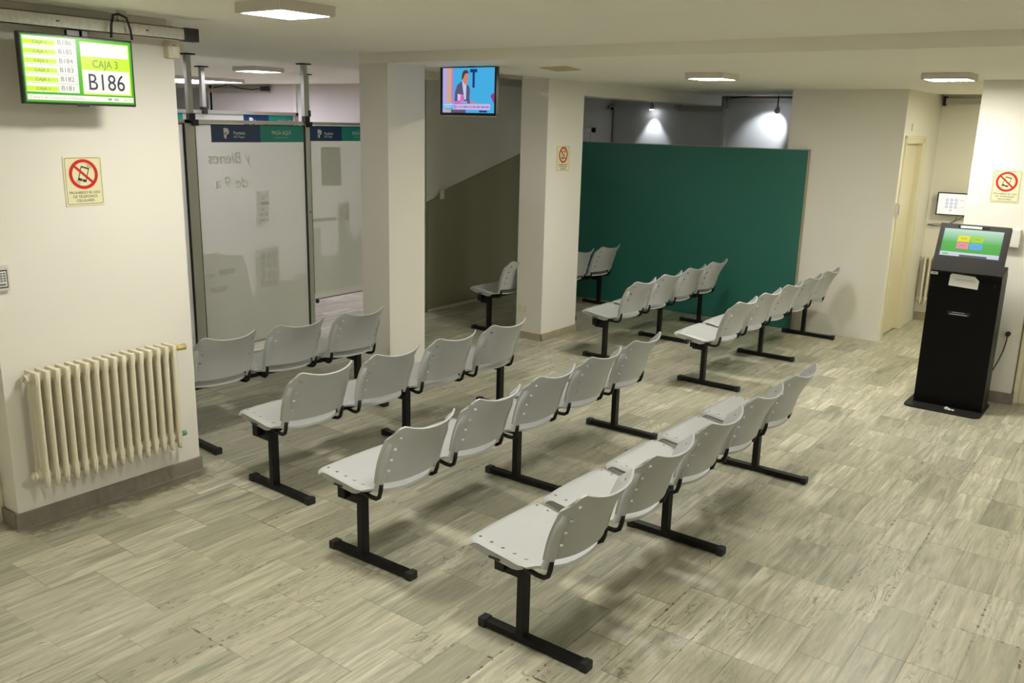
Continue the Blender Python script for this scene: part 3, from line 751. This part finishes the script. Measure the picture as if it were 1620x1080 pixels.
# skyline printed in grey film along the lower half
flat(g, [(4.47, .11), (4.47, .96), (4.56, .945), (4.62, .955), (4.70, .915), (4.88, .90), (4.92, .80), (4.95, .60), (4.98, .50), (5.02, .62), (5.02, .93), (5.29, .945), (5.29, .62), (5.45, .60), (5.47, .66), (5.632, .64), (5.632, .11)], d, 'glass_g')
for i in range(3):
    for j in range(4): panel_rect(g, 5.075+i*.072, 5.12+i*.072, .835-j*.085, .895-j*.085, 'glass_w', d+.0008)
for (a1, b1, z_) in ((4.50, 4.58, .72), (4.63, 4.80, .745), (4.53, 4.72, .60)): panel_rect(g, a1, b1, z_, z_+.05, 'glass_w', d+.0008)
g.build('skyline_print', None, pan[1])
g = MB()
flat(g, [(5.70, .44), (5.70, 1.07), (5.80, 1.08), (5.80, .80), (5.93, .78), (6.03, .80), (6.03, 1.30), (6.18, 1.30), (6.18, 1.0), (6.22, .98), (6.22, .92), (6.27, .92), (6.32, 1.02), (7.23, 1.0), (7.23, .44)], d, 'glass_g')
for i in range(2):
    for j in range(2): panel_rect(g, 6.062+i*.055, 6.10+i*.055, 1.20-j*.075, 1.255-j*.075, 'glass_w', d+.0008)
panel_rect(g, 5.83, 6.08, 1.47, 1.84, 'glass_g', d)
panel_rect(g, 5.70, 6.0, 1.135, 1.165, 'glass_g', d)
g.build('skyline_print', None, pan[2])
t = thing('paper_notice', 'torn paper notice with grey lettering taped on the frosted panel', 'notice')
g = MB(); flat(g, [(5.04, 1.13), (5.19, 1.17), (5.20, 1.46), (5.16, 1.46), (5.13, 1.42), (5.12, 1.46), (5.07, 1.455)], .0105, 'glass_w')
g.build('sheet', None, t)
for s, zz, yy in (('O', 1.395, 5.13), ('CION', 1.345, 5.145), ('A', 1.295, 5.12), ('RE DE', 1.245, 5.135), ('JARTA', 1.195, 5.135)):
    g = MB(); local_text(g, s, .036, yy, zz, .0112, 'paper_ink' if s == 'CION' else 'alu'); g.build('lettering', None, t)
# rear partition of the office
PX = -8.1
t = thing('glass_partition', 'second frosted partition with banner seen above the first one', 'partition')
MB().box(PX-.02, PX+.02, 3.9, 6.83, 2.125, 2.16).box(PX-.02, PX+.02, 3.9, 6.83, .2, .24).build('top_rail', 'alu', t)
for y0 in (3.9, 5.40, 6.79): MB().box(PX-.02, PX+.02, y0, y0+.04, 0, 2.16, bev=.002).build('mullion', 'alu', t)
pan2 = [MB().box(PX-.006, PX+.006, y0, y1, .24, 2.125).build('frosted_panel', 'glass', t) for y0, y1 in ((3.94, 5.40), (5.44, 6.79))]
banner(pan2[1], 6.09, 6.42, 6.76, 1.98, 2.125)
banner(pan2[0], 4.50, 4.95, 5.36, 1.98, 2.125)
for yy in (5.61, 6.97):
    o = MB().box(PX-.022, PX+.022, yy-.022, yy+.022, 0 if yy > 6.9 else 2.16, HC-.01, bev=.003).build('ceiling_pole', 'alu', t)
    MB().box(PX-.05, PX+.05, yy-.05, yy+.05, HC-.012, HC-.001, bev=.003).build('flange', 'ink', o)
    MB().box(PX-.02, PX+.045, yy-.03, yy+.02, 2.12, 2.19, bev=.004).build('clamp', 'ink', o)
# office extras
t = thing('dome_camera', 'small dome camera under the office ceiling near the large light', 'camera', (-9.0, 5.55, HC))
MB().cyl((0, 0, -.035), (0, 0, 0), .06).build('camera_base', 'white', t)
MB().sphere((0, 0, -.04), .045).build('dome', 'smoke', t)
t = thing('steel_rail', 'galvanised rail ending with a black junction box on the office back wall', 'rail', (-12.0, 8.96, 2.50))
MB().box(-1.0, .75, -.02, .02, -.03, .03).build('channel', 'galv', t)
MB().box(.6, .76, -.05, .0, -.01, .06).build('junction_box', 'ink', t)
MB().tube([(-.6, -.03, .04), (-.2, -.04, .09), (.1, -.04, .03), (.4, -.04, .01), (.62, -.03, .03)], .008).build('cable', 'ink', t)
struct('trim_6', MB().box(-10.72, -10.66, 8.97, 9.0, 0, HC), 'white', label='white vertical conduit on the office back wall')

# ------------------------------------------------------------------ wall screen showing a presenter
M.update(v_cyan=E('video_cyan', (70, 180, 236), .9), v_lilac=E('video_lilac', (186, 172, 238), .9), v_tan=E('video_tan', (208, 176, 148), .9), v_pink=E('video_pink', (236, 100, 210), .9), v_suit=E('video_suit', (96, 92, 128), .8),
         v_skin=E('video_skin', (208, 140, 122), .9), v_hair=E('video_hair', (92, 54, 56), .8), v_shirt=E('video_shirt', (206, 210, 244), .9), v_navy=E('video_navy', (30, 60, 130), .8), v_band=E('video_band', (210, 190, 240), .9), v_txt=E('video_text', (150, 110, 190), .8), v_mag=E('video_magenta', (176, 50, 140), .8), v_blue=E('video_blue', (110, 190, 245), .9))
t = tv = thing('television', 'television showing a presenter, hanging between the two pillars', 'television', (-4.455, 5.42, 2.331), 0)
a, b = .276, .179
MB().box(-a, a, 0, .035, -b, b, bev=.004).box(-a*.6, a*.6, .035, .07, -b*.6, b*.6, bev=.01).build('screen_housing', 'dark', t)
MB().box(-a*.92, a, -.006, .004, -b-.008, -b, bev=.001).build('lower_strip', 'galv', t)
s0, s1 = -a+.028, a-.016; q0, q1 = -b+.020, b-.006
MB().box(s0, s1, -.0012, .002, q0, q1, 'v_cyan').build('screen', None, t)
X = lambda f: s0+(s1-s0)*f
Z = lambda f: q1-(q1-q0)*f
g = MB()
def pl(pts, m, k): g.poly([(X(p[0]), -.0013-.0004*k, Z(p[1])) for p in pts], m)
rc = lambda x0, x1, z0, z1, m, k: pl([(x0, z0), (x1, z0), (x1, z1), (x0, z1)], m, k)
rc(0, .08, 0, .80, 'v_lilac', 1); rc(.08, .175, 0, .80, 'v_tan', 1); rc(.175, .205, 0, .80, 'v_pink', 1)
rc(.535, .675, .03, .105, 'v_navy', 1); rc(.585, .63, .08, .44, 'v_navy', 2)
pl([(.98, .56), (1, .55), (1, .80), (.93, .62)], 'v_mag', 1)
pl([(.235, .80), (.25, .52), (.29, .38), (.37, .30), (.41, .32), (.455, .36), (.52, .40), (.54, .50), (.53, .66), (.545, .79), (.40, .80)], 'v_suit', 2)
pl([(.385, .29), (.47, .35), (.465, .70), (.43, .70), (.40, .45)], 'v_shirt', 3)
pl([(.405, .14), (.42, .10), (.47, .10), (.505, .16), (.51, .25), (.49, .33), (.45, .38), (.41, .32), (.395, .24)], 'v_skin', 4)
pl([(.375, .26), (.385, .14), (.41, .07), (.46, .045), (.50, .07), (.515, .13), (.48, .12), (.44, .14), (.42, .20), (.40, .25)], 'v_hair', 5)
pl([(.30, .57), (.42, .60), (.41, .74), (.30, .73)], 'v_pink', 4); pl([(.30, .58), (.36, .60), (.35, .72), (.30, .73)], 'v_shirt', 5)
pl([(.39, .70), (.43, .69), (.44, .73), (.40, .74)], 'v_skin', 6)
pl([(.54, .76), (.58, .735), (.64, .74), (.66, .78), (.56, .80)], 'v_skin', 4)
rc(.22, .49, .74, .79, 'v_pink', 4); rc(.36, .49, .745, .785, 'v_blue', 5)
rc(.0, .22, .78, .90, 'v_blue', 3); rc(.02, .2, .80, .835, 'v_shirt', 4); rc(.04, .16, .86, .885, 'v_shirt', 4)
rc(.22, .93, .80, .93, 'v_band', 6); rc(.0, .06, .90, 1, 'v_lilac', 3); rc(.06, .17, .93, 1, 'v_tan', 4); rc(.17, .46, .93, 1, 'v_suit', 3); rc(.72, .87, .945, .985, 'v_navy', 3)
rc(.235, .28, .83, .905, 'v_txt', 7); rc(.25, .268, .845, .89, 'v_band', 8)
rnd = random.Random(3)
xx = .31
while xx < .89:
    ww = rnd.uniform(.012, .03); rc(xx, xx+ww, .85, .885, 'v_txt', 7); xx += ww+rnd.choice((.005, .005, .018))
g.build('video_picture', None, t)
MB().box(-.02, .02, .035, .06, .1, .185).build('bracket', 'dark', t)
adopt(MB().tube([(-4.70, 5.46, 2.36), (-4.745, 5.47, 2.345), (-4.76, 5.48, 2.325), (-4.735, 5.48, 2.31), (-4.69, 5.47, 2.305)], .004).build('power_cable', 'ink'), tv)
t = thing('steel_rail', 'galvanised rail under the ceiling between the pillars, right of the television', 'rail', (-5.5, 7.0, 2.50))
MB().box(-.03, .03, -1.4, 2.3, -.035, .03).build('channel', 'galv', t)
MB().box(-.01, .01, -.5, -.46, .03, .07).box(-.01, .01, 1.5, 1.54, .03, .07).build('hanger', 'galv', t)
t = thing('light_switch', 'white light switch on the stair wall between the pillars', 'switch', (XP+.027, 7.565, 1.315), PI/2)
MB().box(-.035, .035, -.008, 0, -.055, .055, bev=.003).build('cover_plate', 'white', t)
MB().box(-.012, .012, -.012, -.008, -.02, .02, bev=.002).build('rocker', 'white', t)
t = thing('wall_outlet', 'white blank outlet plate low on the rear pillar', 'outlet', (-5.055, 7.069, .300))
MB().box(-.055, .055, -.008, 0, -.033, .033, bev=.003).build('cover_plate', 'ivory', t)
MB().box(-.02, .02, -.0095, -.008, -.015, .015).build('insert', 'white', t)

# ------------------------------------------------------------------ far corner above the teal screen
def spot(loc, aim, label, energy):
    t = thing('spotlight', label, 'spotlight', loc)
    a = Vector(aim).normalized()
    MB().cyl((0, 0, .02), (0, 0, HS-loc[2]), .008).build('stem', 'dark', t)
    h = MB(); h.cyl(-a*.05, a*.025, .022, .034, m='lampbody', seg=16).build('spot_head', None, t)
    b = MB(); b.cyl(a*.022, a*.030, .029, m='spot_e', seg=16).build('bulb', None, t)
    ld = bpy.data.lights.new('spot_beam', 'SPOT'); ld.energy = energy; ld.spot_size = math.radians(74); ld.spot_blend = .6; ld.shadow_soft_size = .025; ld.color = (.92, .96, 1)
    lo = bpy.data.objects.new('spot_beam', ld); C.objects.link(lo); lo.parent = t; lo.location = a*.04
    lo.rotation_euler = a.to_track_quat('-Z', 'Y').to_euler()
    return t
M['spot_e'] = emit('spot_bulb', (.95, .98, 1), 30)
spot((-5.93, 11.20, 2.36), (0, .10, -1), 'small spotlight shining straight down the far grey wall', L_SPOT)
spot((-4.08, 10.98, 2.34), (-.45, .75, -.55), 'small spotlight beside the cream wall lighting the far grey wall sideways', L_SPOT)
t = thing('security_camera', 'small white security camera in the far corner above the teal screen', 'camera', (-6.56, 11.22, 2.36))
MB().cyl((0, -.02, 0), (.045, -.09, -.02), .035, m='white').sphere((0, -.02, 0), .036, 'white').build('camera_body', None, t)
MB().cyl((.045, -.09, -.02), (.05, -.098, -.022), .024).build('lens', 'smoke', t)
MB().cyl((-.03, .07, .0), (0, 0, 0), .015).build('mount', 'white', t)
tag(MB().cyl((-6.585, 11.285, 0), (-6.585, 11.285, 2.33), .008).build('conduit', 'paper_ink'), 'thin grey conduit in the corner below the security camera', 'pipe')
t = thing('steel_rail', 'galvanised rail high on the far grey wall behind the spotlight', 'rail', (-4.1, 11.24, 2.47))
MB().box(-.72, .72, -.02, .02, -.03, .02).build('channel', 'galv', t)
MB().box(-.86, -.78, -.04, .04, -.12, .03, bev=.004).build('elbow', 'galv', t)
MB().box(-1.45, -.80, -.03, .03, -.145, -.085, bev=.003).box(-1.5, -1.42, -.03, .03, -.12, -.06).build('side_channel', 'galv', t)
MB().tube([(-.7, -.03, .02), (-.4, -.03, .05), (-.1, -.03, .04), (.3, -.03, .03), (.6, -.03, .045)], .006).build('cable', 'ink', t)

# ------------------------------------------------------------------ alcove: monitor, rail, cables; pier: outlet, router
t = mon = thing('wall_monitor', 'small wall monitor with white page in the alcove behind the kiosk pier', 'monitor', (-1.87, 10.86, 1.35), .06)
a, b = .235, .125
MB().box(-a, a, 0, .03, -b, b, bev=.004).box(-.05, .05, .03, .065, -.05, .05).build('screen_housing', 'dark', t)
MB().box(-a+.014, a-.014, -.0012, .002, -b+.012, b-.012, 'e_white').build('screen', None, t)
M['e_blue'] = E('screen_blue', (150, 175, 225), .9)
g = MB()
for j in range(3):
    for i in range(3):
        g.ring((-.13+.045*i, .045-.038*j), .008, .014, -.0022, -.0016, 'e_blue', seg=12)
g.ring((-.085, -.068), .007, .012, -.0022, -.0016, 'e_blue', seg=12)
g.text('NOV', .02, .02, .045, -.0018, 'e_blue').text('2019', .02, .03, -.03, -.0018, 'e_pale')
g.build('page_icons', None, t)
adopt(MB().tube([(-2.18, 10.90, 1.10), (-2.1, 10.90, 1.10), (-1.95, 10.90, 1.13), (-1.86, 10.89, 1.19), (-1.8, 10.88, 1.235)], .003).tube([(-2.18, 10.90, 1.105), (-2.08, 10.90, 1.12), (-1.98, 10.90, 1.12), (-1.90, 10.89, 1.17), (-1.88, 10.88, 1.235)], .003)
    .tube([(-2.16, 10.90, 1.095), (-1.95, 10.90, 1.09), (-1.80, 10.90, 1.13), (-1.72, 10.88, 1.235)], .0025).build('cable_bundle', 'ink'), mon)
t = thing('steel_rail', 'galvanised rail at the top of the alcove wall', 'rail', (-1.75, 10.87, 2.455))
MB().box(-.43, .43, -.02, .02, -.03, .03).build('channel', 'galv', t)
MB().box(-.43, -.40, -.03, .03, -.05, .05).box(.2, .24, .02, .06, -.02, .02).box(-.3, -.26, .02, .06, -.02, .02).build('bracket', 'ink', t)
t = thing('card_reader', 'small grey card reader beside the cream door, on the wall edge', 'card reader', (-2.199, 9.43, 1.36), PI/2)
MB().box(-.022, .028, -.03, 0, -.065, .065, bev=.004).build('reader_body', 'lampbody', t)
MB().box(-.008, .004, -.032, -.029, -.05, .05, bev=.001).build('swipe_slot', 'ink', t)
MB().box(.006, .034, -.038, -.01, -.055, -.02, bev=.003).build('latch', 'white', t)
t = thing('door_contact', 'small white box on the wall above the cream door', 'sensor', (-2.199, 9.70, 2.16), PI/2)
MB().box(-.04, .03, -.012, 0, -.035, .035, bev=.003).build('cover_plate', 'wall', t)
t = thing('wall_outlet', 'white double power outlet low on the pier beside the kiosk', 'outlet', (-.893, 7.869, .54))
MB().box(-.068, .055, -.010, 0, -.085, .085, bev=.003).build('cover_plate', 'wall', t)
MB().box(-.05, .04, -.013, -.010, .01, .05, bev=.002).build('socket_module', 'white', t)
t = thing('junction_box', 'white box on the pier at the kiosk screen corner', 'box', (-.935, 7.869, 1.335))
MB().box(-.055, .045, -.05, 0, -.075, .065, bev=.008).build('cover', 'white', t)

# ------------------------------------------------------------------ ticket kiosk
t = thing('ticket_kiosk', 'black free-standing ticket kiosk with slanted touch screen in front of the right pier', 'kiosk', (-1.162, 7.41, 0), -.012)
bp = MB()
def rrect(x0, x1, y0, y1, r, z, k=6):
    o = []
    for cx, cy, s in ((x1-r, y1-r, 0), (x0+r, y1-r, 1), (x0+r, y0+r, 2), (x1-r, y0+r, 3)):
        for q in range(k+1):
            an = PI/2*(s+q/k); o.append((cx+r*math.cos(an), cy+r*math.sin(an), z))
    return o
bp.prism(rrect(-.292, .26, -.155, .33, .06, .0), (0, 0, .014), smooth=False)
bp.build('base_plate', 'kiosk_face', t)
bd = MB(); bd.prism([(-.248, 0, .014), (-.248, .235, .014), (-.248, .235, 1.06), (-.248, .20, 1.13), (-.248, -.012, 1.085), (-.248, -.012, 1.04), (-.248, 0, 1.03)], (.496, 0, 0))
bd.build('cabinet', 'kiosk', t)
# head: thin slanted slab
rotH = Matrix.Translation((0, -.045, 1.085)) @ Matrix.Rotation(-math.radians(24), 4, 'X')
LH = .385
hd = MB(); hd.box(-.244, .244, 0, .05, 0, LH, bev=.004, rot=None)
hd.bm.transform(rotH); hd.box(-.20, .20, .12, .20, 1.10, 1.26); hd.build('screen_head', 'kiosk_face', t)
M.update(k_g1=E('touch_green', (60, 175, 50), .9), k_g2=E('touch_pale_green', (150, 215, 180), .9), k_g0=E('touch_mid_green', (100, 195, 110), .9), k_y=E('touch_yellow', (232, 222, 50), .95), k_l=E('touch_lime', (165, 215, 40), .95), k_p=E('touch_pink', (240, 140, 165), .95), k_b=E('touch_blue', (95, 175, 235), .95), k_w=E('touch_white', (215, 220, 235), .9), k_d=E('touch_dark', (90, 100, 110), .8))
m, N, L, P = new_mat('touch_background')
tc = N.new('ShaderNodeTexCoord'); sx = N.new('ShaderNodeSeparateXYZ'); L.new(tc.outputs['Generated'], sx.inputs[0]); rp = N.new('ShaderNodeValToRGB'); L.new(sx.outputs[2], rp.inputs[0])
e = rp.color_ramp.elements; e[0].position = .15; e[0].color = srgb(50, 168, 40); e[1].position = 1; e[1].color = srgb(185, 222, 205); ne = e.new(.5); ne.color = srgb(60, 175, 50)
P.inputs['Base Color'].default_value = (0, 0, 0, 1); L.new(rp.outputs[0], P.inputs['Emission Color']); P.inputs['Emission Strength'].default_value = .9
M['touch_bg'] = m
def on_head(fn, name, mm=None):
    g = MB(); fn(g); g.bm.transform(rotH); o = g.build(name, mm, t); return o
on_head(lambda g: g.box(-.214, .206, -.0012, .001, .118, .348, 'ink'), 'bezel')
on_head(lambda g: g.box(-.208, .200, -.0022, .0, .125, .342, 'touch_bg'), 'touch_screen')
def btns(g):
    y = -.0024
    for (x, z, c) in ((-.062, .268, 'k_y'), (.032, .268, 'k_l'), (-.062, .212, 'k_p'), (.032, .212, 'k_b')):
        g.box(x-.042, x+.042, y-.0006, y, z-.025, z+.025, c); g.box(x-.02, x+.02, y-.0012, y-.0006, z-.002, z+.002, 'e_line')
    g.box(-.208, .200, y-.0004, y, .125, .158, 'k_w'); g.box(-.07, .12, y-.0008, y-.0004, .125, .140, 'k_d'); g.box(-.19, -.15, y-.0008, y-.0004, .135, .145, 'k_g0')
on_head(btns, 'screen_buttons')
on_head(lambda g: g.box(-.12, .10, -.001, 0, .352, .372, 'kiosk').box(-.102, .045, -.0016, -.0008, .353, .371, 'paper'), 'label_strip')
MB().box(-.246, -.195, -.0135, -.012, 1.048, 1.068, 'paper').box(-.236, -.205, -.0142, -.0134, 1.055, 1.062, 'paper_ink').build('brand_sticker', None, t)
g = MB(); g.prism([(-.11, -.014, .975), (.095, -.014, .965), (.098, -.014, 1.03), (.065, -.014, 1.060), (-.095, -.014, 1.068), (-.105, -.014, 1.055)], (0, -.0012, 0), 'paper')
g.box(-.075, .07, -.0160, -.0152, 1.028, 1.031, 'paper_ink').box(-.07, .075, -.0160, -.0152, 1.018, 1.0205, 'paper_ink')
g.build('paper_note', None, t)
g = MB(); g.box(-.09, .065, -.006, .0, .745, .775, 'kiosk_face', bev=.002).box(-.075, .05, -.012, -.004, .752, .758, 'steel', bev=.001).box(-.06, .03, -.010, -.004, .768, .772, 'steel')
g.build('ticket_slot', None, t)
MB().cyl((.205, -.002, 1.0), (.205, .001, 1.0), .008).build('lock', 'kiosk_face', t)
cd = adopt(MB().tube([(-.868, 7.82, .568), (-.868, 7.815, .53), (-.88, 7.81, .44), (-.90, 7.79, .36), (-.93, 7.75, .27), (-.955, 7.70, .19), (-.97, 7.66, .15), (-.98, 7.60, .13)], .0045).build('power_cord', 'ink'), t)
MB().cyl((-.868, 7.855, .575), (-.868, 7.825, .575), .019).cyl((-.868, 7.83, .575), (-.868, 7.815, .565), .012).build('plug', 'ink', cd)
cp = MB()
for (cx, cy, cz, r, sc) in ((-1.145, 7.305, .030, .014, (1.3, .9, 1)), (-1.122, 7.300, .026, .011, (1.2, 1, .9)), (-1.098, 7.303, .024, .009, (1.4, .7, .8))):
    cp.sphere((cx, cy, cz), r, 'paper', sc, seg=8)
for f in cp.bm.faces: f.smooth = False
rj = random.Random(4)
for v in cp.bm.verts: v.co += Vector((rj.uniform(-.002, .002), rj.uniform(-.002, .002), rj.uniform(-.002, .002)))
tag(cp.build('crumpled_paper'), 'crumpled white paper scrap on the kiosk base plate', 'litter')

# ceiling repair patch and beam marks
t = tag(MB().prism([(-3.97, 5.68, HS), (-3.68, 5.60, HS), (-3.80, 6.00, HS), (-4.10, 6.10, HS)], (0, 0, -.004)).build('ceiling_patch', 'plastic_wall'), 'yellowed patch on the dropped ceiling in front of the rear pillar', 'patch')
